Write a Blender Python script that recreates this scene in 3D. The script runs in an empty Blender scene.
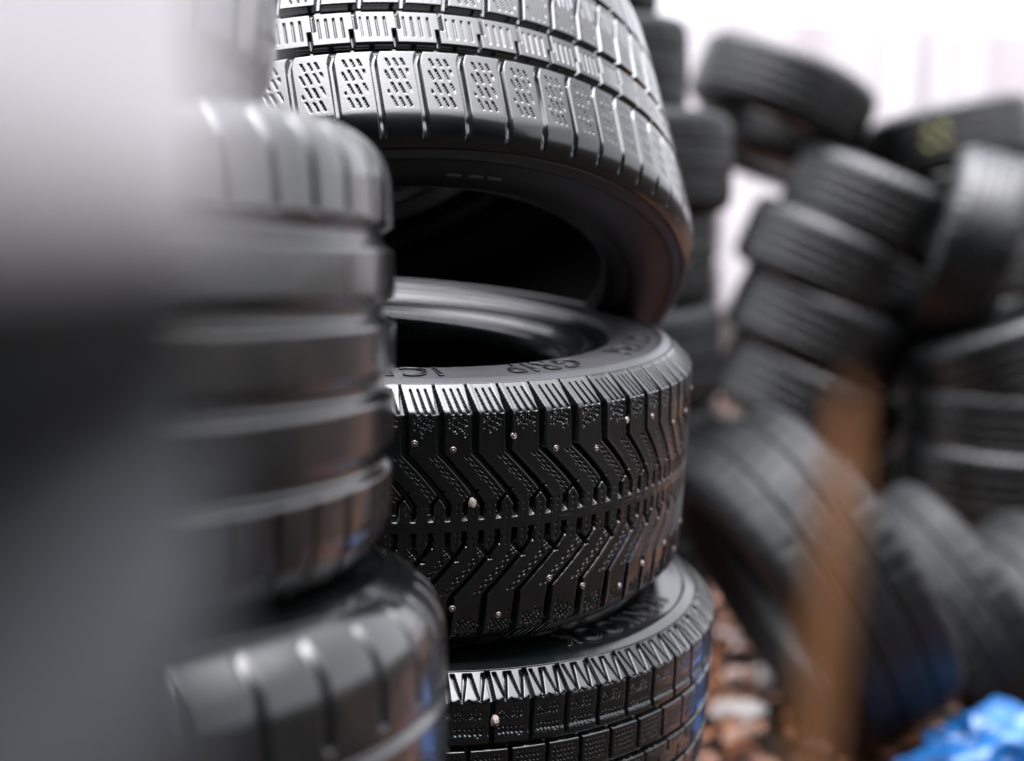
import bpy, bmesh, math, random
import numpy as np
from mathutils import Vector, Quaternion, Matrix, noise as mnoise

# ---------------------------------------------------------------- camera, sky, sun, exposure
SC = bpy.context.scene
COL = SC.collection
CAM_H = 1.10
PITCH = math.atan(190.5 / 1422.2)
cd = bpy.data.cameras.new("camera")
cam = bpy.data.objects.new("camera", cd)
COL.objects.link(cam)
cam.location = (0, 0, CAM_H)
cam.rotation_euler = (math.radians(90) - PITCH, 0, 0)
cd.lens = 50
cd.sensor_width = 36
cd.clip_start = 0.02
cd.clip_end = 500
cd.dof.use_dof = True
cd.dof.focus_distance = 1.21
cd.dof.aperture_fstop = 2.1
SC.camera = cam

SUN_EL, SUN_AZ = math.radians(76), math.radians(165)      # azimuth measured from +Y towards +X
W = bpy.data.worlds.new("World")
SC.world = W
W.use_nodes = True
wn, wl = W.node_tree.nodes, W.node_tree.links
for n in list(wn):
    wn.remove(n)
wo = wn.new("ShaderNodeOutputWorld")
bg = wn.new("ShaderNodeBackground")
sky = wn.new("ShaderNodeTexSky")
sky.sky_type = 'NISHITA'
sky.sun_disc = False
sky.sun_elevation = SUN_EL
sky.sun_rotation = SUN_AZ
sky.air_density = 1.0
sky.dust_density = 2.0
sky.ozone_density = 1.0
hs = wn.new("ShaderNodeHueSaturation")
hs.inputs['Saturation'].default_value = 0.16
mx = wn.new("ShaderNodeMixRGB")
mx.blend_type = 'MULTIPLY'
mx.inputs[0].default_value = 1.0
mx.inputs[2].default_value = (0.975, 0.975, 1.03, 1)
wl.new(sky.outputs[0], hs.inputs['Color'])
gm = wn.new("ShaderNodeGamma")          # thick cloud: evens out the bright patch round the sun
gm.inputs[1].default_value = 0.35
wl.new(hs.outputs[0], gm.inputs[0])
wl.new(gm.outputs[0], mx.inputs[1])
# overcast: the cloud layer is several times brighter overhead than low down
wtc = wn.new("ShaderNodeTexCoord")
wsep = wn.new("ShaderNodeSeparateXYZ")
wr = wn.new("ShaderNodeMapRange")
wr.inputs['From Min'].default_value = 0.35
wr.inputs['From Max'].default_value = 1.0
wr.inputs['To Min'].default_value = 0.0
wr.inputs['To Max'].default_value = 1.0
wp = wn.new("ShaderNodeMath")
wp.operation = 'POWER'
wp.inputs[1].default_value = 4.0
wm = wn.new("ShaderNodeMath")
wm.operation = 'MULTIPLY_ADD'
wm.inputs[1].default_value = 14.0
wm.inputs[2].default_value = 1.5
wl.new(wtc.outputs['Generated'], wsep.inputs[0])
wl.new(wsep.outputs['Z'], wr.inputs['Value'])
mo = wn.new("ShaderNodeMixRGB")
mo.blend_type = 'MULTIPLY'
mo.inputs[0].default_value = 1.0
wl.new(mx.outputs[0], mo.inputs[1])
wl.new(wr.outputs[0], wp.inputs[0])
wl.new(wp.outputs[0], wm.inputs[0])
wl.new(wm.outputs[0], mo.inputs[2])
wl.new(mo.outputs[0], bg.inputs[0])
wl.new(bg.outputs[0], wo.inputs[0])
bg.inputs[1].default_value = 0.15

sd = bpy.data.lights.new("sun", 'SUN')
sd.energy = 0.6
sd.angle = math.radians(110)
sd.color = (1.0, 0.97, 0.95)
sun = bpy.data.objects.new("sun", sd)
COL.objects.link(sun)
to_sun = Vector((math.sin(SUN_AZ) * math.cos(SUN_EL), math.cos(SUN_AZ) * math.cos(SUN_EL), math.sin(SUN_EL)))
sun.rotation_euler = to_sun.to_track_quat('Z', 'Y').to_euler()
sun.location = (2, 6, 8)

SC.view_settings.view_transform = 'Standard'
SC.view_settings.look = 'None'
SC.view_settings.gamma = 1
SC.view_settings.exposure = 2.25
SC.render.engine = 'CYCLES'
SC.cycles.use_denoising = True
SC.cycles.max_bounces = 6
SC.cycles.caustics_reflective = False
SC.cycles.caustics_refractive = False

rng = np.random.default_rng(7)
random.seed(7)
PI = math.pi


# ---------------------------------------------------------------- helpers
def tag(o, label, cat, group=None, kind=None):
    o['label'] = label
    o['category'] = cat
    if group:
        o['group'] = group
    if kind:
        o['kind'] = kind


def px(x, y, depth):
    """point that the photograph shows at pixel x, y, at this distance along +Y (used to work out real positions)"""
    c, s = math.cos(PITCH), math.sin(PITCH)
    a, b = (x - 512) / 1422.2, (380.5 - y) / 1422.2
    d = Vector((a, c + b * s, -s + b * c))
    return Vector((0, 0, CAM_H)) + d * (depth / d.y)


def link_mesh(name, verts, faces, mat, parent=None, smooth=True):
    me = bpy.data.meshes.new(name)
    me.from_pydata([tuple(v) for v in verts], [], [tuple(f) for f in faces])
    me.materials.append(mat)
    if smooth:
        me.polygons.foreach_set('use_smooth', [True] * len(me.polygons))
    me.update()
    o = bpy.data.objects.new(name, me)
    COL.objects.link(o)
    o.parent = parent
    return o


def grid_mesh(name, P, mat, parent=None, wrap=True):
    """P: (nv, nu, 3) array; u wraps round."""
    nv, nu = P.shape[:2]
    me = bpy.data.meshes.new(name)
    me.vertices.add(nv * nu)
    me.vertices.foreach_set('co', P.reshape(-1).astype(np.float32))
    nuf = nu if wrap else nu - 1
    i = np.arange(nv - 1)[:, None]
    j = np.arange(nuf)[None, :]
    j2 = (j + 1) % nu
    q = np.stack([i * nu + j, i * nu + j2, (i + 1) * nu + j2, (i + 1) * nu + j], -1).reshape(-1, 4)
    nf = len(q)
    me.loops.add(nf * 4)
    me.polygons.add(nf)
    me.loops.foreach_set('vertex_index', q.reshape(-1).astype(np.int32))
    me.polygons.foreach_set('loop_start', np.arange(0, nf * 4, 4, dtype=np.int32))
    me.polygons.foreach_set('use_smooth', np.ones(nf, dtype=bool))
    me.update(calc_edges=True)
    me.materials.append(mat)
    o = bpy.data.objects.new(name, me)
    COL.objects.link(o)
    o.parent = parent
    return o


def revolve(name, prof, mat, parent, n=256, r0=0.0):
    """prof: list of (r, z); orientation follows the list."""
    th = np.linspace(0, 2 * PI, n, endpoint=False)
    p = np.array(prof)
    P = np.zeros((len(p), n, 3))
    P[..., 0] = p[:, 0:1] * np.cos(th)
    P[..., 1] = p[:, 0:1] * np.sin(th)
    P[..., 2] = p[:, 1:2]
    return grid_mesh(name, P, mat, parent)


def smooth_path(pts, step=0.003):
    """dense polyline with slightly eased corners"""
    pts = [np.array(p, float) for p in pts]
    for _ in range(2):                       # Chaikin corner cutting
        q = [pts[0]]
        for a, b in zip(pts[:-1], pts[1:]):
            q += [a * .8 + b * .2, a * .2 + b * .8]
        q.append(pts[-1])
        pts = q
    return pts


def sstep(x):
    x = np.clip(x, 0, 1)
    return x * x * (3 - 2 * x)


# ---------------------------------------------------------------- materials
def newmat(name):
    m = bpy.data.materials.new(name)
    m.use_nodes = True
    nt = m.node_tree
    return m, nt.nodes, nt.links, nt.nodes['Principled BSDF']


def rubber(name, base=(0.0018, 0.0030, 0.0031), rough=(0.25, 0.5), coat=0.5, coat_rough=0.12, bump=0.25,
           scale=90, dirt=0.25, dirtcol=(0.012, 0.010, 0.008)):
    m, N, L, B = newmat(name)
    tc = N.new('ShaderNodeTexCoord')
    n1 = N.new('ShaderNodeTexNoise'); n1.inputs['Scale'].default_value = scale; n1.inputs['Detail'].default_value = 6
    n2 = N.new('ShaderNodeTexNoise'); n2.inputs['Scale'].default_value = 9; n2.inputs['Detail'].default_value = 5
    n3 = N.new('ShaderNodeTexNoise'); n3.inputs['Scale'].default_value = 420; n3.inputs['Detail'].default_value = 3
    for n in (n1, n2, n3):
        L.new(tc.outputs['Object'], n.inputs['Vector'])
    mr = N.new('ShaderNodeMapRange')
    mr.inputs['From Min'].default_value = .35; mr.inputs['From Max'].default_value = .65
    mr.inputs['To Min'].default_value = rough[0]; mr.inputs['To Max'].default_value = rough[1]
    L.new(n2.outputs['Fac'], mr.inputs['Value'])
    L.new(mr.outputs[0], B.inputs['Roughness'])
    mc = N.new('ShaderNodeMixRGB')
    mc.inputs[1].default_value = (*base, 1)
    mc.inputs[2].default_value = (*dirtcol, 1)
    r2 = N.new('ShaderNodeMapRange')
    r2.inputs['From Min'].default_value = .5; r2.inputs['From Max'].default_value = .75
    r2.inputs['To Min'].default_value = 0; r2.inputs['To Max'].default_value = dirt
    L.new(n1.outputs['Fac'], r2.inputs['Value'])
    L.new(r2.outputs[0], mc.inputs[0])
    L.new(mc.outputs[0], B.inputs['Base Color'])
    bp = N.new('ShaderNodeBump'); bp.inputs['Strength'].default_value = bump; bp.inputs['Distance'].default_value = 0.0006
    ad = N.new('ShaderNodeMath'); ad.operation = 'ADD'
    L.new(n1.outputs['Fac'], ad.inputs[0]); L.new(n3.outputs['Fac'], ad.inputs[1])
    L.new(ad.outputs[0], bp.inputs['Height'])
    L.new(bp.outputs[0], B.inputs['Normal'])
    B.inputs['Specular IOR Level'].default_value = .5
    B.inputs['Coat Weight'].default_value = coat
    B.inputs['Coat Roughness'].default_value = coat_rough
    B.inputs['Coat IOR'].default_value = 1.45
    return m


M_FORE = rubber('muddy_tread_rubber', rough=(.14, .3), coat=.6, coat_rough=.12, bump=.2, scale=14, dirt=.8, dirtcol=(.024, .017, .011))
M_FORE.node_tree.nodes['Principled BSDF'].inputs['Coat Weight'].default_value = .7
M_FORE.node_tree.nodes['Principled BSDF'].inputs['Coat IOR'].default_value = 1.45
M_TREAD = rubber('wet_tread_rubber', rough=(.16, .28), coat=.6, coat_rough=.10, bump=.15)
M_SIDE = rubber('wet_sidewall_rubber', rough=(.16, .26), coat=.6, coat_rough=.1, bump=.12, dirt=.12)
M_DULL = rubber('bloomed_sidewall_rubber', base=(.036, .036, .039), rough=(.34, .46), coat=.3, coat_rough=.2, bump=.1, dirt=.1)
M_SHADE = rubber('dry_sidewall_rubber', base=(.004, .0042, .0042), rough=(.45, .6), coat=.12, coat_rough=.3, bump=.1, dirt=.1)
M_LINER = rubber('inner_liner_rubber', rough=(.5, .7), coat=.0, bump=.2, dirt=.1)
M_LETTER = rubber('lettering_rubber', base=(.004, .004, .004), rough=(.6, .8), coat=0, bump=.1, dirt=0)
M_EDGE = rubber('moulded_outline_rubber', base=(.010, .010, .011), rough=(.3, .4), coat=.5, bump=.05, dirt=0)
M_FAR = rubber('weathered_tread_rubber', base=(.0035, .0042, .0043), rough=(.22, .36), coat=.15, coat_rough=.15, dirt=.3)
M_FROST = rubber('dull_weathered_rubber', base=(.0035, .0042, .0045), rough=(.42, .6), coat=0, coat_rough=.3, dirt=.3)
M_FROST.node_tree.nodes['Principled BSDF'].inputs['Specular IOR Level'].default_value = .24
M_FAR.node_tree.nodes['Principled BSDF'].inputs['Specular IOR Level'].default_value = .34
M_FARSIDE = rubber('weathered_sidewall_rubber', base=(.006, .0066, .007), rough=(.28, .4), coat=.3, coat_rough=.2, dirt=.3)

M_LETTER.node_tree.nodes['Principled BSDF'].inputs['Specular IOR Level'].default_value = .05
M_STUD, N, L, B = newmat('stud_metal')
B.inputs['Base Color'].default_value = (.36, .31, .29, 1)
B.inputs['Metallic'].default_value = .85
B.inputs['Roughness'].default_value = .45


# ---------------------------------------------------------------- tyre treads: depth (in metres) of the moulded pattern
def groove(d, w, depth, wall=.0009):
    """d: signed distance from the groove's middle line"""
    return depth * sstep((w / 2 - np.abs(d)) / wall + .5)


def wrapd(x):
    return x - np.round(x)


def dashes(a, b, pa, pb, la, wb, depth, wall=.0007, jit=1.0):
    """grid of little slits: long in a, thin in b"""
    ia, ib = np.round(a / pa), np.round(b / pb)
    h1, h2, h3 = hash01(ia * 1.7 + ib * 3.1, 1), hash01(ia * 2.3 - ib * 1.9, 2), hash01(ia + ib * 7.3, 5)
    da = np.abs(a / pa - ia + (h1 - .5) * .22 * jit) * pa
    db = np.abs(b / pb - ib + (h2 - .5) * .26 * jit) * pb
    la = la * (1 + (.5 * h3 - .3) * jit)
    depth = depth * np.where(h1 + h3 < .35 * jit, .12, .7 + .5 * h2)
    return depth * sstep((la / 2 - da) / wall + .5) * sstep((wb / 2 - db) / wall + .5)


def hash01(k, s=0):
    x = np.sin(k * 12.9898 + s * 78.233) * 43758.5453
    return x - np.floor(x)


def tread_vgroove(ph, s, P, hw):
    """studded winter tread: swept grooves from the middle to each shoulder.
    ph: running pitch phase (1 per block), s: signed arc position from the centre line, P: pitch length."""
    H = np.zeros(np.broadcast(ph, s).shape)
    v = np.abs(s)
    up = s > 0
    ph2 = np.where(up, ph, ph + .5)
    # lateral shift of the groove path (in pitches)
    t = np.clip((v - .017) / .046, 0, 1)
    sl = .030 * t + .018 * t * t * (1 - .35 * t)
    tail = np.clip(v - .063, 0, None) * .06
    off = -(sl + tail) / P
    u = wrapd(ph2 - off) * P
    slope = np.where((v > .017) & (v < .063), .82, 1.0)
    wdt = .0046 + .0020 * sstep((v - .05) / .03)
    cham = np.clip((v - (hw - .029)) / .026, 0, 1)
    wdt = wdt * (1 - .75 * cham)
    main = groove(u * slope, wdt, .0085 * (1 - .5 * cham)) * np.clip((v - .0045) / .0050, 0, 1)
    H = np.maximum(H, main)
    # centre slots between the swept grooves
    u2 = wrapd(ph2 - .5) * P
    slot = groove(u2, .0052, .0075) * np.clip((v - .0045) / .0050, 0, 1) * sstep((.0205 - v) / .001)
    H = np.maximum(H, slot)
    # branch from the slot's end up to the next swept groove
    tb = (v - .019)
    ub = wrapd(ph2 - .5 - (tb * .85) / P) * P
    br = groove(ub * .7, .0034, .006) * sstep((v - .017) / .001) * sstep((.0315 - v) / .001)
    H = np.maximum(H, br)
    # block-local coordinate: 0 at the groove, 1 at the next
    fr = (ph2 - off) % 1.0
    blk = np.floor(ph2 - off)
    inb = sstep((np.minimum(fr, 1 - fr) * P - .0055) / .001)
    # shoulder slits: three per block, wide at the chamfer
    for k, f in enumerate((.36, .58, .80)):
        d = (fr - f) * P + (v - .10) * .12
        wk = .0022 - .0011 * np.clip((v - .097) / .022, 0, 1)
        H = np.maximum(H, groove(d, wk, .0045, .0010) * sstep((v - .096) / .001) * sstep((.122 - v) / .002))
    # zigzag rows of fine dashes
    for k in range(7):                       # wavy cuts below the chamfer
        f = .30 + .085 * k + .02 * (hash01(blk, k) - .5)
        d = (fr - f) * P + .0007 * np.sin(v * 1500 + k * 1.3)
        lo = .076 + .010 * hash01(blk, k + 9)
        m_ = sstep((v - lo) / .001) * sstep((.0955 - v) / .001) * np.clip(1.2 + np.cos(v * 1100 + 2 * k), .1, 1)
        H = np.maximum(H, groove(d, .0012, .0018, .0007) * m_ * inb)
    zone2 = sstep((v - .022) / .001) * sstep((.062 - v) / .001) * inb * (fr > .52)
    a = v * 1.0
    H = np.maximum(H, dashes(a + fr * P * .4, fr * P, .0052, .0040, .0030, .0013, .0022) * zone2)
    zone3 = sstep((v - .001) / .001) * sstep((.020 - v) / .001) * sstep((np.abs(u2) - .004) / .001)
    H = np.maximum(H, dashes(v, u2 + .002, .006, .0052, .0028, .0009, .0012) * zone3 * .8)
    # block to block wear
    H = H + .0004 * hash01(blk, 3) * inb
    return H


def tread_fins(ph, s, P, hw):
    """winter tread with fins on the shoulder chamfer and straight rows of blocks."""
    H = np.zeros(np.broadcast(ph, s).shape)
    v = np.abs(s)
    up = s > 0
    ph2 = np.where(up, ph, ph + .4)
    # circumferential grooves
    for c, w in ((.016, .006), (.052, .0055)):
        H = np.maximum(H, groove(v - c, w, .008, .0012))
    for row, (a, b, sh) in enumerate(((.0, .016, .1), (.019, .049, .45), (.055, .140, .0))):
        fr = (ph2 + sh + (v * 1.5 if row < 2 else v * .2)) % 1.0
        d = wrapd(fr) * P
        w = (.003, .004, .0042)[row]
        H = np.maximum(H, groove(d, w, .0075) * (v >= a) * (v < b) * sstep((.1225 - v) / .002))
        e = np.minimum(fr, 1 - fr) * P
        inb = sstep((e - .0055) / .001) * sstep((v - a - .005) / .001) * sstep((min(b, .090) - .003 - v) / .001)
        gap = 1 - sstep((.0035 - np.abs(v - (a + min(b, .09)) / 2)) / .001) if row == 2 else 1
        H = np.maximum(H, dashes(v, fr * P + .0012 * np.sin(v * 1400), .0046, .0040, .0028, .0012, .0018) * inb * gap)
    # fins on the chamfer: V notches with a scalloped lower edge
    fr = (ph2 + v * .2) % 1.0
    x = fr * P
    t = np.clip((v - .093) / .027, 0, 1)
    ch = sstep((v - .0945 + .0025 * np.abs(np.sin(fr * PI * 4.5))) / .0012)
    for c0, c1 in ((.16, .30), (.46, .31), (.56, .68), (.90, .72)):
        H = np.maximum(H, groove(x - (c0 + (c1 - c0) * (1 - t)) * P, .0030 * (.35 + t * .8), .0055, .0012)
                       * ch * sstep((.1195 - v) / .001))
    # blocks recessed slightly under the scalloped edge of the chamfer
    H = H + .0016 * (1 - ch) * sstep((v - .060) / .004)
    return H


def tread_asym(ph, s, P, hw):
    """asymmetric winter tread; s<0 is the shoulder that faces the viewer (hw at the edge)."""
    H = np.zeros(np.broadcast(ph, s).shape)
    e = s + hw                                   # distance from the lower edge
    g1, g2, g3 = .098, .140, .215
    H = np.maximum(H, groove(e - g1, .0085, .0085, .0013))
    H = np.maximum(H, groove(e - g2, .0085, .0085, .0013))
    H = np.maximum(H, groove(e - g3, .0075, .0085, .0013))
    # shoulder blocks: groove with a rounded corner at the rib, runs out down the shoulder
    fr = (ph - e * .15) % 1.0
    d = wrapd(fr) * P
    bend = np.clip(e - (g1 - .018), 0, None) ** 2 * 22
    dd = (fr % 1.0) * P
    dd = np.where(dd > P / 2, dd - P, dd)
    sh = (groove(dd - bend, .0050, .0065) * (e < g1 - .002) * sstep((e - .004) / .022))
    H = np.maximum(H, sh)
    inb = sstep((np.minimum(fr, 1 - fr) * P - .0085) / .001)
    z = sstep((e - .036) / .001) * sstep((g1 - .012 - e) / .001) * inb
    H = np.maximum(H, dashes(e, fr * P + e * .33, .0138, .0066, .0104, .0013, .0020, jit=.35) * z)
    # second row: offset blocks with slits
    fr = (ph + .32) % 1.0
    d = wrapd(fr) * P
    step = np.where(e < (g1 + g2) / 2 - .002, .0022, -.0022)
    row = sstep((e - g1 - .003) / .001) * sstep((g2 - .003 - e) / .001)
    H = np.maximum(H, groove(d + step, .0030, .007) * row)
    inb = sstep((np.minimum(fr, 1 - fr) * P - .0065) / .001) * sstep((e - g1 - .010) / .001) * sstep((g2 - .010 - e) / .001)
    H = np.maximum(H, groove(wrapd(fr * P / .0072) * .0072, .0014, .0022, .0007) * inb)
    # third row: slanted blocks
    q = (ph + .1 - (e - g2) * 9.0 * .6 * (1 + .0 * e))
    fr = q % 1.0
    row = sstep((e - g2 - .003) / .001) * sstep((g3 - .003 - e) / .001)
    kink = np.where(e > .178, (e - .178) * 8, 0)
    fr = (q - kink) % 1.0
    H = np.maximum(H, groove(wrapd(fr) * P * .85, .0042, .0075) * row)
    inb = sstep((np.minimum(fr, 1 - fr) * P - .007) / .001) * sstep((e - g2 - .009) / .001) * sstep((g3 - .009 - e) / .001)
    H = np.maximum(H, groove(wrapd((fr * P + e * .5) / .0068) * .0068, .0013, .0020, .0007) * inb)
    # far rows
    fr = (ph + .6 + e * 4) % 1.0
    H = np.maximum(H, groove(wrapd(fr) * P * .9, .0045, .0075) * (e > g3 + .002) * sstep((2 * hw - .012 - e) / .01))
    return H


def make_ribs(grooves, slits=.5, w=.009, blocks=0.0, slope=0.0, wall=.0022):
    def f(ph, s, P, hw):
        H = np.zeros(np.broadcast(ph, s).shape)
        for c in grooves:
            H = np.maximum(H, groove(s - c, w, .007, wall))
        out = max(grooves) + .010
        v = np.abs(s)
        d = wrapd(ph + np.sign(s) * (v - out) * .8) * P
        H = np.maximum(H, groove(d, .0045, .0035, .002) * (v > out) * (hw - .012 > v) * (slits > 0))
        if blocks:
            d = wrapd(ph + .3 + s * slope) * P
            H = np.maximum(H, groove(d, .004, .006, .002) * (v < out) * blocks)
        return H
    return f


def tyre(name, R, profile, pattern, npitch, hw, fine=None, step=.0007, coarse=.004, mats=None,
         sidewalls=None, liner=None, wob=.08, seed=1, rows=None, seg=256, parent=None):
    """profile(v)->(r, z) and outward normal for arc position v in [-hw, hw]."""
    mt, ms, ml, mb = (tuple(mats or (M_TREAD, M_SIDE, M_LINER)) + (None,))[:4]
    root = bpy.data.objects.new(name, None)
    root.empty_display_size = .1
    COL.objects.link(root)
    nrow = rows or int(2 * hw / step)
    v = np.linspace(-hw, hw, nrow)
    r, z, nr, nz = profile(v)
    if fine is None:
        th = np.linspace(0, 2 * PI, max(int(2 * PI * R / coarse), 64), endpoint=False)
    else:
        a0, a1 = fine
        n1 = int((a1 - a0) * R / step)
        n2 = int((2 * PI - (a1 - a0)) * R / coarse)
        th = np.concatenate([np.linspace(a0, a1, n1, endpoint=False), np.linspace(a1, a0 + 2 * PI, n2, endpoint=False)])
    ph = th * npitch / (2 * PI) + wob * 2.0 * np.sin(3 * th + seed) + wob * np.sin(7 * th + 2 * seed) * 1.2
    P = 2 * PI * R / npitch
    H = pattern(ph[None, :], v[:, None], P, hw)
    # soft unevenness of a worn casing
    H = H + .0005 * np.sin(th * 5 + seed)[None, :] * np.cos(v * 20)[:, None]
    rr = r[:, None] - H * nr[:, None]
    zz = z[:, None] - H * nz[:, None]
    Pm = np.stack([rr * np.cos(th), rr * np.sin(th), zz + 0 * th], -1)
    grid_mesh('tread', Pm, mt, root)
    for sgn in (1, -1):
        pts = [(a, sgn * b) for a, b in smooth_path(sidewalls)]
        cut = min(i for i, p in enumerate(pts) if p[0] < sidewalls[0][0] - .066)
        revolve('sidewall', pts[:cut + 1], ms, root, n=seg)
        revolve('bead', pts[cut:], mb or ms, root, n=seg)
    if liner:
        revolve('inner_liner', smooth_path(liner), ml, root, n=128)
    return root


def prof_chamfer(R, hc, lc, ang=50, crown=.006, rad=.004):
    """flat crown to +-hc, tight corner, straight chamfer of length lc."""
    hw = hc + lc
    A = math.radians(ang)

    def f(v):
        s = np.abs(v)
        # integrate direction angle
        ss = np.linspace(0, hw, 4000)
        base = 2 * crown * ss / hc / hc * np.clip((hc - ss) / 1e-9, 0, 1) * 1.0
        an = np.where(ss < hc, 2 * crown * ss / hc ** 2 * .5, 0) + (A) * sstep((ss - hc + rad) / (2 * rad))
        ds = ss[1] - ss[0]
        r = R - np.concatenate([[0], np.cumsum(np.sin(an[:-1]) * ds)])
        z = np.concatenate([[0], np.cumsum(np.cos(an[:-1]) * ds)])
        rv, zv, av = np.interp(s, ss, r), np.interp(s, ss, z), np.interp(s, ss, an)
        sg = np.sign(v)
        return rv, zv * sg, np.cos(av), np.sin(av) * sg
    return f, hw


def prof_round(R, hc, rad, ang=75, crown=.006):
    """gently curved crown running into a round shoulder of radius rad."""
    A = math.radians(ang)
    hw = hc + rad * A

    def f(v):
        s = np.abs(v)
        ss = np.linspace(0, hw, 4000)
        an = crown / hc * np.clip(ss / hc, 0, 1) + np.clip((ss - hc) / rad, 0, None) ** 1.0 * (1 - crown / hc / A)
        ds = ss[1] - ss[0]
        r = R - np.concatenate([[0], np.cumsum(np.sin(an[:-1]) * ds)])
        z = np.concatenate([[0], np.cumsum(np.cos(an[:-1]) * ds)])
        rv, zv, av = np.interp(s, ss, r), np.interp(s, ss, z), np.interp(s, ss, an)
        sg = np.sign(v)
        return rv, zv * sg, np.cos(av), np.sin(av) * sg
    return f, hw


def place(root, centre, axis, spin=0.0, half=.0):
    """root's local origin is the casing's middle; stand it at its base by shifting the children."""
    ax = Vector(axis).normalized()
    q = Vector((0, 0, 1)).rotation_difference(ax) @ Quaternion((0, 0, 1), spin)
    root.rotation_mode = 'QUATERNION'
    root.rotation_quaternion = q
    root.location = Vector(centre) - ax * half
    return root


def rebase(root, half):
    for ch in root.children:
        ch.location.z += half


def copy_tree(o, parent=None):
    c = o.copy()
    COL.objects.link(c)
    if parent is not None:
        c.parent = parent
    for ch in list(o.children):
        copy_tree(ch, c)
    return c


def std_side(re, ze, rb, drop=.03, ring=True):
    """outer sidewall from the tread edge (re, ze) down to the bead (rb), then the toe."""
    p = [(re + .0002, ze - .0005), (re - .0006, ze - .0020), (re - .0016, ze - .0018), (re - .0022, ze + .0004),
         (re - .003, ze + .0006), (re - .013, ze + .0042), (re - .0142, ze + .0018), (re - .017, ze + .0016),
         (re - .040, ze + .0045), (re - .058, ze + .0035), (re - .064, ze + .0008), (re - .068, ze - .006),
         (re - .0712, ze - .0072), (re - .0722, ze - .0100), (re - .082, ze - .0135), (re - .083, ze - .0122), (re - .0850, ze - .0128), (re - .0860, ze - .0165), (rb + .030, ze - drop * .75), (rb + .0285, ze - drop * .68), (rb + .0265, ze - drop * .77),
         (rb + .018, ze - drop * .8), (rb + .0165, ze - drop * .62), (rb + .014, ze - drop * .60), (rb + .0125, ze - drop * .78),
         (rb + .008, ze - drop * .7), (rb + .002, ze - drop), (rb, ze - drop - .012), (rb + .004, ze - drop - .018),
         (rb + .02, ze - drop - .010)]
    return p


def std_liner(R, re, ze, rb, drop=.03):
    t = .013
    up = [(rb + .02, ze - drop - .010), (rb + .05, ze - .026), (re - .05, ze - .014), (re - .015, ze - .024), (R - t - .006, ze - .05)]
    return up + [(R - t, 0)] + [(a, -b) for a, b in reversed(up)]


def rim_text(body, radius, z, ang, size, mat_face, mat_edge, parent, flip=False, outline=.0006, spread=1.08, fill=True, raise_=.0015):
    """lettering moulded on a sidewall, tops outward, reading clockwise seen from above.  Each word is a part."""
    def bend(me, dz):
        n = len(me.vertices)
        co = np.zeros(n * 3, np.float32)
        me.vertices.foreach_get('co', co)
        co = co.reshape(-1, 3)
        a = ang - co[:, 0] / radius
        rr = radius + co[:, 1]
        o = np.stack([rr * np.cos(a), rr * np.sin(a), z(rr) + co[:, 2] + dz], -1)
        me.vertices.foreach_set('co', o.reshape(-1).astype(np.float32))
        me.update()
    out = []
    for kind in (('fill',) if fill else ()) + ('edge',):
        cu = bpy.data.curves.new('lettering', 'FONT')
        cu.body = body
        cu.size = size
        cu.space_character = spread
        cu.align_x = 'CENTER'
        cu.align_y = 'CENTER'
        cu.resolution_u = 5
        if kind == 'edge':
            cu.fill_mode = 'NONE'
            cu.bevel_depth = outline
            cu.bevel_resolution = 1
        else:
            cu.extrude = .0003
        tmp = bpy.data.objects.new('tmp', cu)
        COL.objects.link(tmp)
        tmp.scale = (1, 1, 1)
        dg = bpy.context.evaluated_depsgraph_get()
        me = bpy.data.meshes.new_from_object(tmp.evaluated_get(dg))
        bpy.data.objects.remove(tmp)
        bend(me, raise_ if kind == 'edge' else raise_ * .6)
        me.materials.clear()
        me.materials.append(mat_edge if kind == 'edge' else mat_face)
        nm = 'letter_outline' if kind == 'edge' else 'lettering'
        me.name = nm
        o = bpy.data.objects.new(nm, me)
        COL.objects.link(o)
        o.parent = parent
        out.append(o)
    if len(out) == 2:
        out[1].parent = out[0]
    return out


def up(tx, ty):
    return Vector((tx, ty, 1)).normalized()


# ---------------------------------------------------------------- the setting
def mat_ground():
    m, N, L, B = newmat('leaf_strewn_soil')
    tc = N.new('ShaderNodeTexCoord')
    a = N.new('ShaderNodeTexNoise'); a.inputs['Scale'].default_value = 6; a.inputs['Detail'].default_value = 8
    v = N.new('ShaderNodeTexVoronoi'); v.inputs['Scale'].default_value = 14
    L.new(tc.outputs['Object'], a.inputs['Vector']); L.new(tc.outputs['Object'], v.inputs['Vector'])
    cr = N.new('ShaderNodeValToRGB')
    e = cr.color_ramp.elements
    e[0].position = .3; e[0].color = (.004, .0038, .0036, 1)
    e[1].position = .72; e[1].color = (.030, .017, .012, 1)
    k = cr.color_ramp.elements.new(.5); k.color = (.011, .008, .0065, 1)
    L.new(a.outputs['Fac'], cr.inputs[0])
    mxn = N.new('ShaderNodeMixRGB'); mxn.blend_type = 'OVERLAY'; mxn.inputs[0].default_value = .5
    L.new(cr.outputs[0], mxn.inputs[1]); L.new(v.outputs['Color'], mxn.inputs[2])
    hsn = N.new('ShaderNodeHueSaturation'); hsn.inputs['Saturation'].default_value = .9
    mm = N.new('ShaderNodeMixRGB'); mm.inputs[0].default_value = .25
    L.new(cr.outputs[0], mm.inputs[1]); L.new(mxn.outputs[0], mm.inputs[2])
    L.new(mm.outputs[0], B.inputs['Base Color'])
    B.inputs['Roughness'].default_value = .85
    B.inputs['Specular IOR Level'].default_value = .15
    bp = N.new('ShaderNodeBump'); bp.inputs['Distance'].default_value = .02
    L.new(a.outputs['Fac'], bp.inputs['Height']); L.new(bp.outputs[0], B.inputs['Normal'])
    return m


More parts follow.
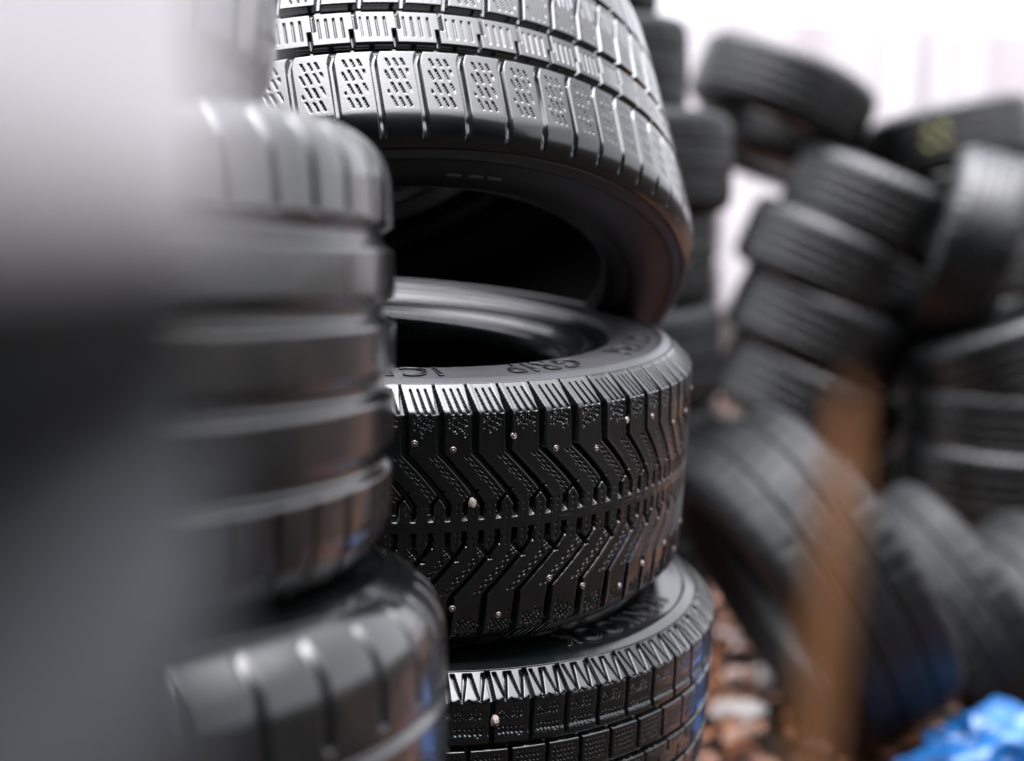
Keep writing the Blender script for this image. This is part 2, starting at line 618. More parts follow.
gx = np.concatenate([np.linspace(-120, -4, 12), np.linspace(-3.5, 6, 96), np.linspace(7, 120, 14)])
gy = np.concatenate([np.linspace(-60, -1, 10), np.linspace(-.5, 9, 96), np.linspace(10, 160, 14)])
G = np.zeros((len(gy), len(gx), 3))
G[..., 0] = gx[None]
G[..., 1] = gy[:, None]
for i in range(len(gy)):
    for j in range(len(gx)):
        G[i, j, 2] = -.02 + .035 * mnoise.noise(Vector((gx[j] * 1.7, gy[i] * 1.7, 3)))
ground = grid_mesh('ground', G, mat_ground(), wrap=False)
ground['kind'] = 'structure'

# pale profiled metal fence, running away to the right
M_FENCE, N, L, B = newmat('pale_painted_steel')
tc = N.new('ShaderNodeTexCoord')
mp = N.new('ShaderNodeMapping'); mp.inputs['Scale'].default_value = (2.2, 2.2, .12)
nn = N.new('ShaderNodeTexNoise'); nn.inputs['Scale'].default_value = 2.0; nn.inputs['Detail'].default_value = 4
L.new(tc.outputs['Object'], mp.inputs[0]); L.new(mp.outputs[0], nn.inputs['Vector'])
cr = N.new('ShaderNodeValToRGB')
cr.color_ramp.elements[0].position = .35; cr.color_ramp.elements[0].color = (.46, .42, .44, 1)
cr.color_ramp.elements[1].position = .6; cr.color_ramp.elements[1].color = (.64, .61, .63, 1)
L.new(nn.outputs['Fac'], cr.inputs[0]); L.new(cr.outputs[0], B.inputs['Base Color'])
B.inputs['Roughness'].default_value = .5


def box_bm(bm, lo, hi):
    vs = [bm.verts.new((x, y, z)) for z in (lo[2], hi[2]) for y in (lo[1], hi[1]) for x in (lo[0], hi[0])]
    for f in ((0, 2, 3, 1), (4, 5, 7, 6), (0, 1, 5, 4), (1, 3, 7, 5), (3, 2, 6, 7), (2, 0, 4, 6)):
        bm.faces.new([vs[i] for i in f])


def bm_obj(name, bm, mat, parent=None, bevel=0):
    me = bpy.data.meshes.new(name)
    bmesh.ops.recalc_face_normals(bm, faces=bm.faces)
    bm.to_mesh(me); bm.free()
    me.materials.append(mat)
    o = bpy.data.objects.new(name, me)
    COL.objects.link(o); o.parent = parent
    if bevel:
        b = o.modifiers.new('bevel', 'BEVEL'); b.width = bevel; b.segments = 2
    return o


fence = bpy.data.objects.new('metal_fence', None); COL.objects.link(fence)
A0, A1 = Vector((-6, 10.4, 0)), Vector((14, 17.5, 0))
fence.location = A0
fence.rotation_euler = (0, 0, math.atan2(A1.y - A0.y, A1.x - A0.x))
FL = (A1 - A0).length
FH = 2.66
npan = 10
for k in range(npan):
    x0, x1 = k * FL / npan + .03, (k + 1) * FL / npan - .03
    xs = np.arange(x0, x1, .05)
    prof = []
    for i, x in enumerate(xs):
        ph = (x / .2) % 1
        d = .03 * (sstep(np.array((.5 - abs(ph - .5)) / .15)) - .5)
        prof.append((x, float(d)))
    P = np.zeros((2, len(prof) * 2, 3))
    loop = [(a, b - .0015) for a, b in prof] + [(a, b + .0015) for a, b in reversed(prof)]
    for i, (a, b) in enumerate(loop):
        P[0, i] = (a, b, .05); P[1, i] = (a, b, FH + random.uniform(-.015, .015))
    P[1, :, 2] = FH + random.uniform(-.015, .015)
    o = grid_mesh('panel', P, M_FENCE, fence)
    o.data.polygons.foreach_set('use_smooth', [False] * len(o.data.polygons))
for k in range(npan + 1):
    bm = bmesh.new(); x = k * FL / npan
    box_bm(bm, (x - .028, -.05, 0), (x + .028, .05, FH + .05))
    bm_obj('post', bm, M_FENCE, fence)
tag(fence, 'tall pale corrugated metal fence behind the tyre heaps', 'fence')

# unseen dark wall added behind the camera to darken reflections in the treads
M_WALL, N, L, B = newmat('dark_green_boards')
tc = N.new('ShaderNodeTexCoord'); nn = N.new('ShaderNodeTexNoise'); nn.inputs['Scale'].default_value = 3
L.new(tc.outputs['Object'], nn.inputs['Vector'])
cr = N.new('ShaderNodeValToRGB')
cr.color_ramp.elements[0].color = (.006, .008, .0078, 1); cr.color_ramp.elements[1].color = (.014, .017, .016, 1)
L.new(nn.outputs['Fac'], cr.inputs[0]); L.new(cr.outputs[0], B.inputs['Base Color']); B.inputs['Roughness'].default_value = .9; B.inputs['Specular IOR Level'].default_value = .1
blocker = bpy.data.objects.new('light_blocker', None); COL.objects.link(blocker)
blocker.location = (0, -1.7, 0)
for k in range(44):
    bm = bmesh.new(); x = -6.6 + k * .3
    box_bm(bm, (x, -.03, 0), (x + .29, 0, 4.5 + random.uniform(-.01, .01)))
    bm_obj('board', bm, M_WALL, blocker)
bm = bmesh.new(); box_bm(bm, (-6.9, -4.2, 4.55), (6.9, .15, 4.63)); bm_obj('roof', bm, M_WALL, blocker)
bm = bmesh.new(); box_bm(bm, (-6.6, -4.0, 0), (6.6, -.035, 4.54)); bm_obj('wall', bm, M_WALL, blocker)
tag(blocker, 'dark green boarded shed added unseen behind the camera to keep reflections dark', 'blocker')

# ---------------------------------------------------------------- the stack in focus
CAMV = Vector((0, 0, CAM_H))


def face_angle(centre):
    d = CAMV - Vector(centre)
    return math.atan2(d.y, d.x)


GRP_MAIN = 'tyres of the sharp middle stack'


def stud_mesh():
    prof = [(0.0, .0008), (.0008, .0008), (.0010, .0004), (.0011, -.0008), (.0019, -.0008), (.0021, .0001), (.0026, .0), (.0029, -.0005), (.0029, -.002)]
    n = 12
    vs, fs = [], []
    for r, z in prof:
        for k in range(n):
            a = 2 * PI * k / n
            vs.append((r * math.cos(a), r * math.sin(a), z))
    for i in range(len(prof) - 1):
        for k in range(n):
            fs.append((i * n + k, (i + 1) * n + k, (i + 1) * n + (k + 1) % n, i * n + (k + 1) % n))
    me = bpy.data.meshes.new('stud')
    me.from_pydata(vs, [], fs)
    me.materials.append(M_STUD)
    me.polygons.foreach_set('use_smooth', [True] * len(me.polygons))
    return me


STUD = stud_mesh()


def add_stud(root, profile, v, th, proud=.0006, tip=0.0):
    r, z, nr, nz = [float(x[0]) for x in profile(np.array([v]))]
    n = Vector((nr * math.cos(th), nr * math.sin(th), nz))
    o = bpy.data.objects.new('stud', STUD)
    COL.objects.link(o)
    o.parent = root
    q = Vector((0, 0, 1)).rotation_difference(n) @ Quaternion((1, 0, 0), tip)
    o.rotation_mode = 'QUATERNION'; o.rotation_quaternion = q
    o.location = Vector((r * math.cos(th), r * math.sin(th), z)) + n * proud
    return o


# middle: studded winter tyre
R = .363
pf, hw = prof_chamfer(R, .097, .029, ang=47, crown=.004)
r_e, z_e = float(pf(np.array([hw]))[0][0]), float(pf(np.array([hw]))[1][0])
PF_MID, Z_MID = pf, z_e
Cm = Vector((-.171, 1.495, CAM_H - .1355))          # middle of its upper rim
am = up(.057, -.06)
ctr = Cm - am * z_e
fa = face_angle(ctr)
studded = tyre('studded_tyre', R, pf, tread_vgroove, 71, hw, fine=(fa - 1.0, fa + 1.7), step=.0006,
               sidewalls=std_side(r_e, z_e, .216, drop=.034), liner=std_liner(R, r_e, z_e, .216, .034), wob=.22, seed=1.3, mats=(M_TREAD, M_DULL, M_LINER, M_SIDE))
zs = lambda rr: z_e + np.interp(rr, [r_e - .058, r_e - .040, r_e - .017], [.0034, .0042, .0016])
rim_text('ULTRA', r_e - .037, zs, fa + 1.17, .036, M_LETTER, M_EDGE, studded, spread=1.12, outline=.0004)
rim_text('GRIP', r_e - .037, zs, fa + .60, .036, M_LETTER, M_EDGE, studded, spread=1.2, outline=.0004)
rim_text('ICE', r_e - .037, zs, fa + .16, .036, M_LETTER, M_EDGE, studded, spread=1.2, outline=.0004)
k = 0
rs = random.Random(5)
for side in (1, -1):
    for i in range(49):
        th = fa + i * 2 * PI / 49 + rs.uniform(-.02, .02)
        v = side * rs.uniform(.056, .078)
        if side < 0 and i % 3 == 0:
            v = -.083
        add_stud(studded, pf, v, th, proud=.0002, tip=rs.uniform(-.15, .15))
place(studded, ctr, am); rebase(studded, z_e); studded.location = ctr - am * z_e
tag(studded, 'wet black studded winter tyre with swept V grooves, in sharp focus at mid stack', 'tyre', GRP_MAIN)

# below: winter tyre with fins on the shoulder
R = .364
pf, hw = prof_chamfer(R, .0925, .0285, ang=50, crown=.004)
r_e, z_e = float(pf(np.array([hw]))[0][0]), float(pf(np.array([hw]))[1][0])
PF_LOW, Z_LOW = pf, z_e
Cb = Vector((-.142, 1.497, CAM_H - .386))
ab = up(.085, -.045)
ctr = Cb - ab * z_e
fa = face_angle(ctr)
fins = tyre('winter_tyre', R, pf, tread_fins, 62, hw, fine=(fa - .7, fa + 1.7), step=.0006,
            sidewalls=std_side(r_e, z_e, .216, drop=.034), liner=std_liner(R, r_e, z_e, .216, .034), wob=.12, seed=.4)
zs = lambda rr: z_e + np.interp(rr, [r_e - .058, r_e - .040, r_e - .017], [.0034, .0042, .0016])
rim_text('HANKOOK', r_e - .036, zs, fa + .86, .034, M_LETTER, M_EDGE, fins, fill=False, outline=.00045, spread=1.15)
place(fins, ctr, ab); fins_low = ctr - ab * z_e; rebase(fins, z_e); fins.location = fins_low
tag(fins, 'wet black winter tyre with finned shoulder, directly under the studded tyre', 'tyre', GRP_MAIN)

# above: big tilted tyre with slitted blocks
R = .400
pf, hw = prof_round(R, .120, .032, ang=62, crown=.006)
r_e, z_e = float(pf(np.array([hw]))[0][0]), float(pf(np.array([hw]))[1][0])
Ct = Vector((-.184, 1.554, CAM_H - .162))           # middle of its lower rim
at = up(-.214, .577)
ctr = Ct + at * z_e
fa = face_angle(ctr)
big = tyre('tilted_tyre', R, pf, tread_asym, 66, hw, fine=(fa - 1.6, fa + 1.6), step=.0008,
           sidewalls=std_side(r_e, z_e, .295, drop=.02), liner=std_liner(R, r_e, z_e, .295, .02), wob=.12, seed=2.2, mats=(M_TREAD, M_SHADE, M_LINER))
M_BAR = rubber('scuffed_bar_rubber', base=(.16, .16, .17), rough=(.5, .6), coat=0, dirt=0)
for k, dx in enumerate((-.004, .016, .033)):
    a0 = fa + .31 + dx * 3.2
    rr0 = r_e - .036
    P = np.zeros((2, 8, 3))
    for j in range(8):
        a = a0 + (.014 / rr0) * (min(j, 7 - j) / 3)
        rad = rr0 + (.0016 if j < 4 else 0)
        P[0, j] = (rad * math.cos(a), rad * math.sin(a), -z_e - .0035)
        P[1, j] = (rad * math.cos(a), rad * math.sin(a), -z_e - .0062)
    me = link_mesh('moulded_bar', P.reshape(-1, 3), [tuple(range(8)), tuple(range(15, 7, -1))] + [(j, (j + 1) % 8, 8 + (j + 1) % 8, 8 + j) for j in range(8)], M_BAR, big, smooth=False)
place(big, ctr, at); rebase(big, z_e); big.location = ctr - at * z_e
tag(big, 'large wet tyre with slitted blocks, tipped back on top of the studded tyre', 'tyre', GRP_MAIN)

# two pebbles caught in the grooves
M_PEB, N, L, B = newmat('pale_stone')
B.inputs['Base Color'].default_value = (.22, .18, .155, 1); B.inputs['Roughness'].default_value = .6


def to_px(p):
    d = Vector(p) - CAMV
    c, s_ = math.cos(PITCH), math.sin(PITCH)
    f = d.y * c - d.z * s_
    return 512 + 1422.2 * d.x / f, 380.5 - 1422.2 * (d.y * s_ + d.z * c) / f


def pebble(root, prof, half, tx, ty, size, lb):
    bpy.context.view_layer.update()
    base = CAMV - root.location
    best = None
    q = root.rotation_quaternion
    dl = q.inverted() @ base
    a0 = math.atan2(dl.y, dl.x)
    for i in range(-60, 61):
        for v in np.linspace(-.115, .115, 47):
            a = a0 + i * .02
            rr, zz, _, _ = [float(x[0]) for x in prof(np.array([v]))]
            w = root.location + q @ Vector((rr * math.cos(a), rr * math.sin(a), zz + half))
            X, Y = to_px(w)
            d = (X - tx) ** 2 + (Y - ty) ** 2
            if best is None or d < best[0]:
                best = (d, w)
    bm = bmesh.new()
    bmesh.ops.create_icosphere(bm, subdivisions=2, radius=size)
    for v in bm.verts:
        v.co *= 1 + .35 * mnoise.noise(v.co / size * 1.3 + Vector((tx, ty, 0)))
        v.co.z *= 1.3
    o = bm_obj('pebble', bm, M_PEB)
    o.location = best[1]
    tag(o, lb, 'pebble', 'pebbles caught in the treads')


pebble(studded, PF_MID, Z_MID, 471, 503, .0036, 'small pale pebble stuck in the studded tread near its centre line')
pebble(fins, PF_LOW, Z_LOW, 493, 719, .0040, 'small beige pebble stuck in a groove of the lowest sharp tyre')

# ---------------------------------------------------------------- ordinary tyres, shared by the other stacks
def simple_tyre(name, R, Wt, rb, pattern, npitch, res=.004, rad=.03, mats=None, rows=90, ang=72):
    hc = Wt / 2 - rad * .8
    pf, hw = prof_round(R, hc, rad, ang=ang, crown=.006)
    q = pf(np.array([hw]))
    r_e, z_e = float(q[0][0]), float(q[1][0])
    t = tyre(name, R, pf, pattern, npitch, hw, coarse=res, rows=rows, mats=mats,
             sidewalls=std_side(r_e, z_e, rb, drop=.03), liner=std_liner(R, r_e, z_e, rb, .03), wob=.1, seed=R * 10, seg=160)
    rebase(t, z_e)
    t['half'] = z_e
    return t


# foreground stack (left, out of focus)
GRP_F = 'tyres of the blurred stack at the left'
# B: four straight grooves
ribs4 = simple_tyre('ribbed_tyre', .335, .274, .205, make_ribs((-.072, -.024, .024, .072), w=.013, wall=.006), 54, res=.002, rad=.040, rows=200, mats=(M_FORE, M_SIDE, M_LINER))
aB = up(.01, .063)
cB = Vector((-.412, .940, CAM_H - .026)) - aB * .074
place(ribs4, cB, aB, .3, ribs4['half'])
tag(ribs4, 'blurred wet tyre with four straight grooves, middle of the left foreground stack', 'tyre', GRP_F)
# C below
lug = simple_tyre('blocky_tyre', .335, .235, .205, make_ribs((-.05, .05), w=.010), 46, res=.002, rad=.042, rows=160, mats=(M_FORE, M_SIDE, M_LINER))
aC = up(.02, .085)
cC = Vector((-.376, .927, CAM_H - .256)) - aC * .1175
place(lug, cC, aC, 0, lug['half'])
tag(lug, 'blurred tyre with slanting shoulder cuts, lowest one seen in the left foreground stack', 'tyre', GRP_F)
# A above
tA = copy_tree(lug); tA.name = 'blocky_tyre'
aA = up(.0, .03)
cA = Vector((-.482, .90, CAM_H + .045 + .125))
place(tA, cA, aA, 1, lug['half'])
tag(tA, 'blurred tyre at the upper left, resting on top of the four grooved one', 'tyre', GRP_F)
# tyres under C down to the ground
for k in range(3):
    t = copy_tree(lug); t.name = 'blocky_tyre'
    zc = cC.z - .262 * (k + 1)
    if zc < .1:
        bpy.data.objects.remove(t) if False else None
    place(t, (-.38 + .01 * k, .93, zc), up(0, 0), k, lug['half'])
    tag(t, 'tyre in the left foreground stack below the picture edge, number %s from the top' % ('four', 'five', 'six')[k], 'tyre', GRP_F)
    if k == 2:
        for ch in list(t.children):
            bpy.data.objects.remove(ch)
        bpy.data.objects.remove(t)
# unseen tyre added on the big tilted one, closing its hole to darken it
t = copy_tree(ribs4); t.name = 'ribbed_tyre'
ax = up(-.19, .50)
place(t, Ct + at * (2 * .128 + .145), ax, .7, ribs4['half'])
tag(t, 'tyre added above the picture edge to darken the hollow of the large tilted one', 'tyre', GRP_MAIN)
# under the main stack
for k in range(2):
    t = copy_tree(lug); t.name = 'blocky_tyre'
    place(t, (-.13 - .02 * k, 1.5, Cb.z - .245 - .235 * (k + .5)), up(.03 if k == 0 else 0, 0), k, lug['half'])
    tag(t, ('tyre directly beneath the finned one, out of the picture', 'bottom tyre of the middle stack, on the ground')[k], 'tyre', GRP_MAIN)

# very near stack at the left edge: a grey band coloured round the tread
M_GREYBAND = rubber('grey_banded_rubber', rough=(.5, .6), coat=.0, coat_rough=.1, bump=.1)
M_GREYBAND.node_tree.nodes['Principled BSDF'].inputs['Specular IOR Level'].default_value = .06
N, L = M_GREYBAND.node_tree.nodes, M_GREYBAND.node_tree.links
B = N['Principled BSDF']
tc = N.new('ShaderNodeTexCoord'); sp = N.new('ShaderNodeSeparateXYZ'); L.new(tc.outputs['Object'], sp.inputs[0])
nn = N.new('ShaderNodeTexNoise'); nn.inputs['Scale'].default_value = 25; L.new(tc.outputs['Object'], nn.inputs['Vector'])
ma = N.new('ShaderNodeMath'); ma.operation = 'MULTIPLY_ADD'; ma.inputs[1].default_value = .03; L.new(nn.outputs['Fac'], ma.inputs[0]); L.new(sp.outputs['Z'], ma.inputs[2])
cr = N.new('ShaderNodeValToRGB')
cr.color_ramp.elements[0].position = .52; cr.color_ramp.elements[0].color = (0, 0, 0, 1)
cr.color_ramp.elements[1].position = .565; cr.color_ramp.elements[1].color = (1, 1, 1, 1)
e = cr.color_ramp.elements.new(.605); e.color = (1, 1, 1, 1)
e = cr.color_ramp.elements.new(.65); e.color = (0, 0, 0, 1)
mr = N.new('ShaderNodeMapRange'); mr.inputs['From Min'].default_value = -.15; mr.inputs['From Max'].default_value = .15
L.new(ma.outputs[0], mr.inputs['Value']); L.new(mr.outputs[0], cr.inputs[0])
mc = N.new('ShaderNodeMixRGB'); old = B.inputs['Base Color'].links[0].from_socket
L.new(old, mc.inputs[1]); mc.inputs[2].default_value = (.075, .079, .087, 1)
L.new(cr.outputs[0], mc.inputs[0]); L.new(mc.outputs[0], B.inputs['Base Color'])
GRP_N = 'tyres of the stack right beside the lens'
near = simple_tyre('bare_tyre', .30, .215, .19, make_ribs((-.03, .03), slits=0, w=.006), 50, res=.003, rad=.045, rows=90, ang=78, mats=(M_GREYBAND, M_SIDE, M_LINER))
cN = Vector((-.327, .150, 0))
ztop = CAM_H + .05
near.scale = (.96, .96, 1)
place(near, (cN.x, cN.y, ztop - .112), up(0, 0), 0, near['half'])
tag(near, 'hugely blurred tyre at the far left edge, dark above and grey below', 'tyre', GRP_N)
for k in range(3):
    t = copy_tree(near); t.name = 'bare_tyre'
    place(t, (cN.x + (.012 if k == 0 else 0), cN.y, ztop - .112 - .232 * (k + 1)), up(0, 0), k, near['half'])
    tag(t, ('second tyre down in the stack right beside the lens, below the picture',
            'third tyre down in the stack right beside the lens',
            'fourth tyre down in the stack right beside the lens')[k], 'tyre', GRP_N)

# white plastic sheet thrown over the top of that stack, its hem hanging a hand's width down
M_SHEET, N, L, B = newmat('white_plastic_sheet')
B.inputs['Base Color'].default_value = (.56, .54, .555, 1)
B.inputs['Roughness'].default_value = .5
nu, nv = 240, 40
P = np.zeros((nv * 2, nu, 3))
for i in range(nv):
    t = i / (nv - 1)
    for j in range(nu):
        a = 2 * PI * j / nu
        f = .5 + .5 * math.sin(a * 17 + math.sin(a * 5))
        if t < .5:
            rr = .03 + .245 * t / .5; z = .062 + .006 * math.sin(a * 3) * t
        else:
            q = (t - .5) / .5
            rr = .275 + .019 * math.sin(min(1, q * 2.6) * PI / 2) + .003 * f * q
            z = .062 - q ** 1.4 * (.060 + .006 * math.sin(a * 4 + 1))
        P[i, j] = (rr * math.cos(a), rr * math.sin(a), z)
        P[2 * nv - 1 - i, j] = ((rr - .0015) * math.cos(a), (rr - .0015) * math.sin(a), z - .0015)
sheet = grid_mesh('plastic_sheet', P, M_SHEET)
sheet.location = (cN.x - .003, cN.y, CAM_H)
tag(sheet, 'white sheet on the stack beside the lens, a pale blur at upper left', 'sheet')

# ---------------------------------------------------------------- background heaps
far_mats = (M_FAR, M_FARSIDE, M_LINER)
protoA = simple_tyre('used_tyre', .285, .195, .178, make_ribs((-.045, -.015, .015, .045), w=.005), 50, res=.008, rad=.036, rows=70, mats=far_mats)
protoB = simple_tyre('used_tyre', .31, .205, .195, make_ribs((-.035, .035), w=.006, blocks=.5, slope=9), 44, res=.008, rad=.03, rows=70, mats=(M_FROST, M_FROST, M_LINER))
used = {'A': [protoA, False], 'B': [protoB, False]}


def far(kind, x, y, depth, axis, label, group='tyres of the blurred heaps behind', spin=0, sc=1.0, cz=None):
    p, u = used[kind]
    t = p if not u else copy_tree(p)
    used[kind][1] = True
    t.name = 'used_tyre'
    t.scale = (sc, sc, sc)
    c = px(x, y, depth)
    place(t, c, axis, spin, p['half'] * sc)
    tag(t, label, 'tyre', group)
    return t


# column behind the main stack
D1 = 3.25
col = [(655, -25, 'topmost of the blurred column behind the big tilted tyre, cut by the frame'),
       (686, 72, 'second tyre down in the blurred column right behind the big tilted tyre'),
       (730, 166, 'third tyre down in that column, jutting furthest right beside the white gap'),
       (712, 256, 'fourth tyre down in the column behind the big tilted tyre, left of the white gap'),
       (721, 350, 'fifth tyre down in the column, just right of the studded tyre'),
       (716, 442, 'sixth tyre down in the column behind the studded tyre')]
for k, (xr, yc, lb) in enumerate(col):
    f = 1422.2 / D1
    far('B', xr - .31 * f, yc, D1 + .02 * (k % 2), up(random.uniform(-.04, .04), random.uniform(-.03, .03)), lb,
        'column of tyres behind the middle stack', spin=k)
for k in range(2):
    c = px(600, 442, D1)
    t = far('B', 580, 535 + 92 * k, D1, up(0, 0), ('seventh', 'lowest')[k] + ' tyre of the column hidden behind the middle stack',
            'column of tyres behind the middle stack', spin=k)

# S: leaning stack at centre right
GS = 'leaning stack of tyres at the right'
S = [(878, 210, 'top tyre of the leaning stack at right, under the two bridging tyres'),
     (832, 262, 'second tyre down in the leaning stack at right'),
     (822, 328, 'third tyre down in the leaning stack at right, beside the tilted edge tyre'),
     (808, 396, 'fourth tyre down in the leaning stack at right, above the brown stem'),
     (800, 466, 'fifth tyre down in the leaning stack at right, seen through the brown stem'),
     (800, 536, 'lowest tyre of the leaning stack at right')]
for k, (x, y, lb) in enumerate(S):
    far('A', x, y, 4.25, up(.44 if k < 4 else .2, -.05), lb, GS, spin=k)
# T: two tyres bridging column and stack
far('A', 782, 96, 4.5, up(.42, .05), 'upper of the two tilted tyres bridging the gap, against the white sky', 'bridging tyres', spin=1)
far('A', 770, 140, 4.75, up(.40, .12), 'lower of the two tilted tyres bridging the gap, in shade', 'bridging tyres', spin=2, sc=.93)
# U: top right, chalk marks
tU = far('A', 946, 146, 4.7, up(-.20, .16), 'tyre with yellow chalk marks, lying highest at the far right', 'tyres of the right heap', spin=0)
M_CHALK, N, L, B = newmat('yellow_chalk')
B.inputs['Base Color'].default_value = (.30, .30, .10, 1); B.inputs['Roughness'].default_value = .9
tU.data if False else None
bpy.context.view_layer.update()
qi = tU.rotation_quaternion.inverted()
dl = qi @ (CAMV - tU.location)
aU = math.atan2(dl.y, dl.x) - .16
for k, da in enumerate((0.0, .17)):
    pts = []
    for i in range(14):
        t = i / 13 * 2 * PI * (.85 if k else 1)
        pts.append((aU + da + .055 * math.cos(t), protoA['half'] + .030 * math.sin(t)))
    vs, fs = [], []
    for i, (a, z) in enumerate(pts):
        for rr, dz in ((.2835, -.006), (.2855, -.005), (.2855, .005), (.2835, .006)):
            vs.append((rr * math.cos(a + dz * .6), rr * math.sin(a + dz * .6), z + dz))
    for i in range(len(pts) - 1):
        for j in range(3):
            fs.append((i * 4 + j, i * 4 + j + 1, i * 4 + j + 5, i * 4 + j + 4))
    link_mesh('chalk_mark', vs, fs, M_CHALK, tU)
# V: standing on edge
far('A', 968, 250, 4.05, Vector((.93, -.22, -.26)), 'tyre standing on edge at right, between leaning stack and picture edge', 'tyres of the right heap', spin=1)
far('A', 1015, 352, 3.95, up(-.38, .1), 'tyre tilted up to the right at the picture edge, under the standing one', 'tyres of the right heap', spin=2)
far('A', 1012, 414, 3.95, up(-.02, -.04), 'upper of two flat tyres at the right picture edge', 'tyres of the right heap', spin=2, sc=.98)
far('A', 1005, 470, 3.95, up(.0, -.05), 'lower of two flat tyres at the right picture edge', 'tyres of the right heap', spin=3)
# leaning tyres in front
LA = Vector((.80, .17, .47))
far('B', 808, 580, 2.7, LA, 'large leaning tyre just right of the middle stack, half behind the brown stem', 'leaning tyres', spin=1, sc=1.1)
far('B', 948, 622, 3.0, LA + Vector((0, -.1, .05)), 'leaning tyre at lower right, between the large leaning one and the blue plastic', 'leaning tyres', spin=2)
far('B', 1048, 640, 3.25, LA, 'leaning tyre cut by the right picture edge, behind the other leaning ones', 'leaning tyres', spin=3)
far('A', 1008, 527, 3.95, up(0, 0), 'flat tyre under the two flat ones at right, mostly hidden', 'tyres of the right heap')
far('A', 1008, 580, 3.95, up(0, 0), 'ground tyre under the flat ones at right, hidden', 'tyres of the right heap')
# hidden stacks that carry the bridging tyres and the chalk marked one
for k in range(6):
    far('A', 634, 172 + 58 * k, 4.75, up(0, 0), ('topmost', 'second', 'third', 'fourth', 'fifth', 'lowest')[k] + ' tyre of the far column hidden behind the middle stack', 'hidden far column', spin=k)
for k in range(6):
    far('A', 968, 205 + 58 * k, 4.75, up(0, 0), ('topmost', 'second', 'third', 'fourth', 'fifth', 'lowest')[k] + ' tyre of the column behind the tyre standing on edge', 'hidden right column', spin=k)

# ---------------------------------------------------------------- small things
# thin brown stem close to the lens
M_STEM, N, L, B = newmat('dry_brown_stem')
B.inputs['Base Color'].default_value = (.23, .10, .036, 1); B.inputs['Roughness'].default_value = .7
p1, p2 = px(852, 385, .36), px(812, 760, .36)
p0 = p1 + (p2 - p1) * ((p1.z) / (p1.z - p2.z))
n, m = 14, 40
P = np.zeros((m, n, 3))
for i in range(m):
    t = i / (m - 1)
    c = p0.lerp(p1, t) + Vector((.002 * math.sin(t * 17), .003 * math.sin(t * 11), 0)) * (1 - t)
    rad = .0056 - .0010 * t + (.0012 if i % 8 == 0 else 0)
    if i == m - 1:
        rad = .0015
    for j in range(n):
        a = 2 * PI * j / n
        P[i, j] = (c.x + rad * math.cos(a), c.y + rad * math.sin(a), c.z)
stem = grid_mesh('dry_stem', P, M_STEM)
tag(stem, 'thin brown stem standing close to the lens, a see-through brown strip at right', 'stem')

# crumpled blue plastic
M_BLUE, N, L, B = newmat('blue_plastic')
tc = N.new('ShaderNodeTexCoord'); nn = N.new('ShaderNodeTexNoise'); nn.inputs['Scale'].default_value = 14
L.new(tc.outputs['Object'], nn.inputs['Vector'])
cr = N.new('ShaderNodeValToRGB')
cr.color_ramp.elements[0].position = .46; cr.color_ramp.elements[0].color = (.005, .06, .19, 1)
cr.color_ramp.elements[1].position = .62; cr.color_ramp.elements[1].color = (.009, .10, .28, 1)
L.new(nn.outputs['Fac'], cr.inputs[0]); L.new(cr.outputs[0], B.inputs['Base Color'])
B.inputs['Roughness'].default_value = .3
bm = bmesh.new()
bmesh.ops.create_icosphere(bm, subdivisions=5, radius=1)
for v in bm.verts:
    d = v.co.normalized()
    a = mnoise.noise(d * 2.2 + Vector((4, 1, 2))); b = abs(mnoise.noise(d * 5 + Vector((1, 7, 3)))); c = abs(mnoise.noise(d * 12))
    k = 1 + .35 * a - .35 * b - .12 * c
    v.co = Vector((d.x * .30 * k, d.y * .22 * k, max(d.z * .105 * k + .055, .0 + .01 * c)))
bag = bm_obj('plastic_bag', bm, M_BLUE)
bag.data.polygons.foreach_set('use_smooth', [True] * len(bag.data.polygons))
g = px(1026, 745, 2.4); bag.location = (g.x + .02, g.y, 0.0); bag.scale = (.86, .7, 1.2)
bag.rotation_euler = (0, 0, .4)
tag(bag, 'crumpled bright blue plastic sheet on the ground at the lower right corner', 'plastic bag')

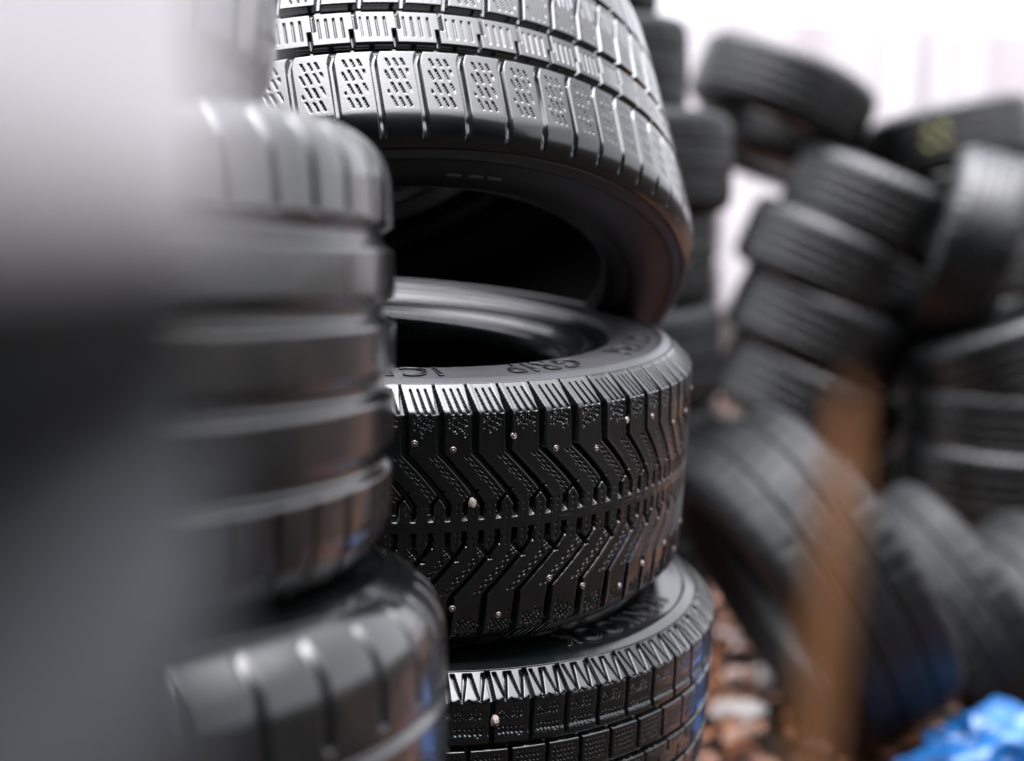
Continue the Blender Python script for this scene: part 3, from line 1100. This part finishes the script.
# fallen leaves: one loose mass
M_LEAF, N, L, B = newmat('fallen_leaf')
oi = N.new('ShaderNodeTexCoord'); nn = N.new('ShaderNodeTexNoise'); nn.inputs['Scale'].default_value = 5
L.new(oi.outputs['Object'], nn.inputs['Vector'])
cr = N.new('ShaderNodeValToRGB')
cr.color_ramp.elements[0].position = .35; cr.color_ramp.elements[0].color = (.035, .013, .009, 1)
cr.color_ramp.elements[1].position = .62; cr.color_ramp.elements[1].color = (.30, .12, .055, 1)
L.new(nn.outputs['Fac'], cr.inputs[0]); L.new(cr.outputs[0], B.inputs['Base Color']); B.inputs['Roughness'].default_value = .45
vs, fs = [], []
rl = random.Random(11)
for k in range(8000):
    y = rl.uniform(1.8, 9); x = rl.uniform(-.2, 1.1) * y * .62 + rl.uniform(-.4, .4)
    s_ = rl.uniform(.02, .045); a = rl.uniform(0, 2 * PI)
    b0 = len(vs)
    e1 = Vector((math.cos(a), math.sin(a), rl.uniform(-.3, .3))) * s_
    e2 = Vector((-math.sin(a), math.cos(a), rl.uniform(-.4, .4))) * s_ * .6
    c = Vector((x, y, rl.uniform(.0, .04)))
    for u_, w_ in ((-1, 0), (-.5, .8), (.3, .9), (1, 0), (.3, -.9), (-.5, -.8)):
        q = c + e1 * u_ + e2 * w_ + Vector((0, 0, abs(w_) * s_ * .3))
        vs.append(q)
    fs.append((b0, b0 + 1, b0 + 2, b0 + 3)); fs.append((b0, b0 + 3, b0 + 4, b0 + 5))
lv = link_mesh('fallen_leaves', vs, fs, M_LEAF, smooth=False)
tag(lv, 'fallen brown and orange leaves scattered over the ground', 'leaves', kind='stuff')

# white scraps
M_PAPER, N, L, B = newmat('white_scrap')
B.inputs['Base Color'].default_value = (.30, .28, .27, 1); B.inputs['Roughness'].default_value = .6
for k, (x, y, d, w_, lb) in enumerate(((800, 703, 3.03, .095, 'pale crumpled scrap on the leaves below the brown stem'),
                                      (738, 741, 2.82, .06, 'pale scrap on the leaves just right of the finned tyre'),
                                      (746, 700, 3.06, .035, 'small pale scrap left of the larger one under the brown stem'),
                                      (882, 738, 2.84, .025, 'tiny pale scrap left of the blue plastic'))):
    bm = bmesh.new()
    bmesh.ops.create_icosphere(bm, subdivisions=3, radius=1)
    for v in bm.verts:
        q = v.co.normalized()
        f = 1 + .5 * mnoise.noise(q * 2 + Vector((k * 3, 0, 0)))
        v.co = Vector((q.x * w_ * f, q.y * w_ * .7 * f, q.z * w_ * .3 * f + w_ * .2 + .02))
    o = bm_obj('paper_scrap', bm, M_PAPER)
    p = px(x, y, d); o.location = (p.x, p.y, 0)
    tag(o, lb, 'scrap', 'pale scraps on the ground')
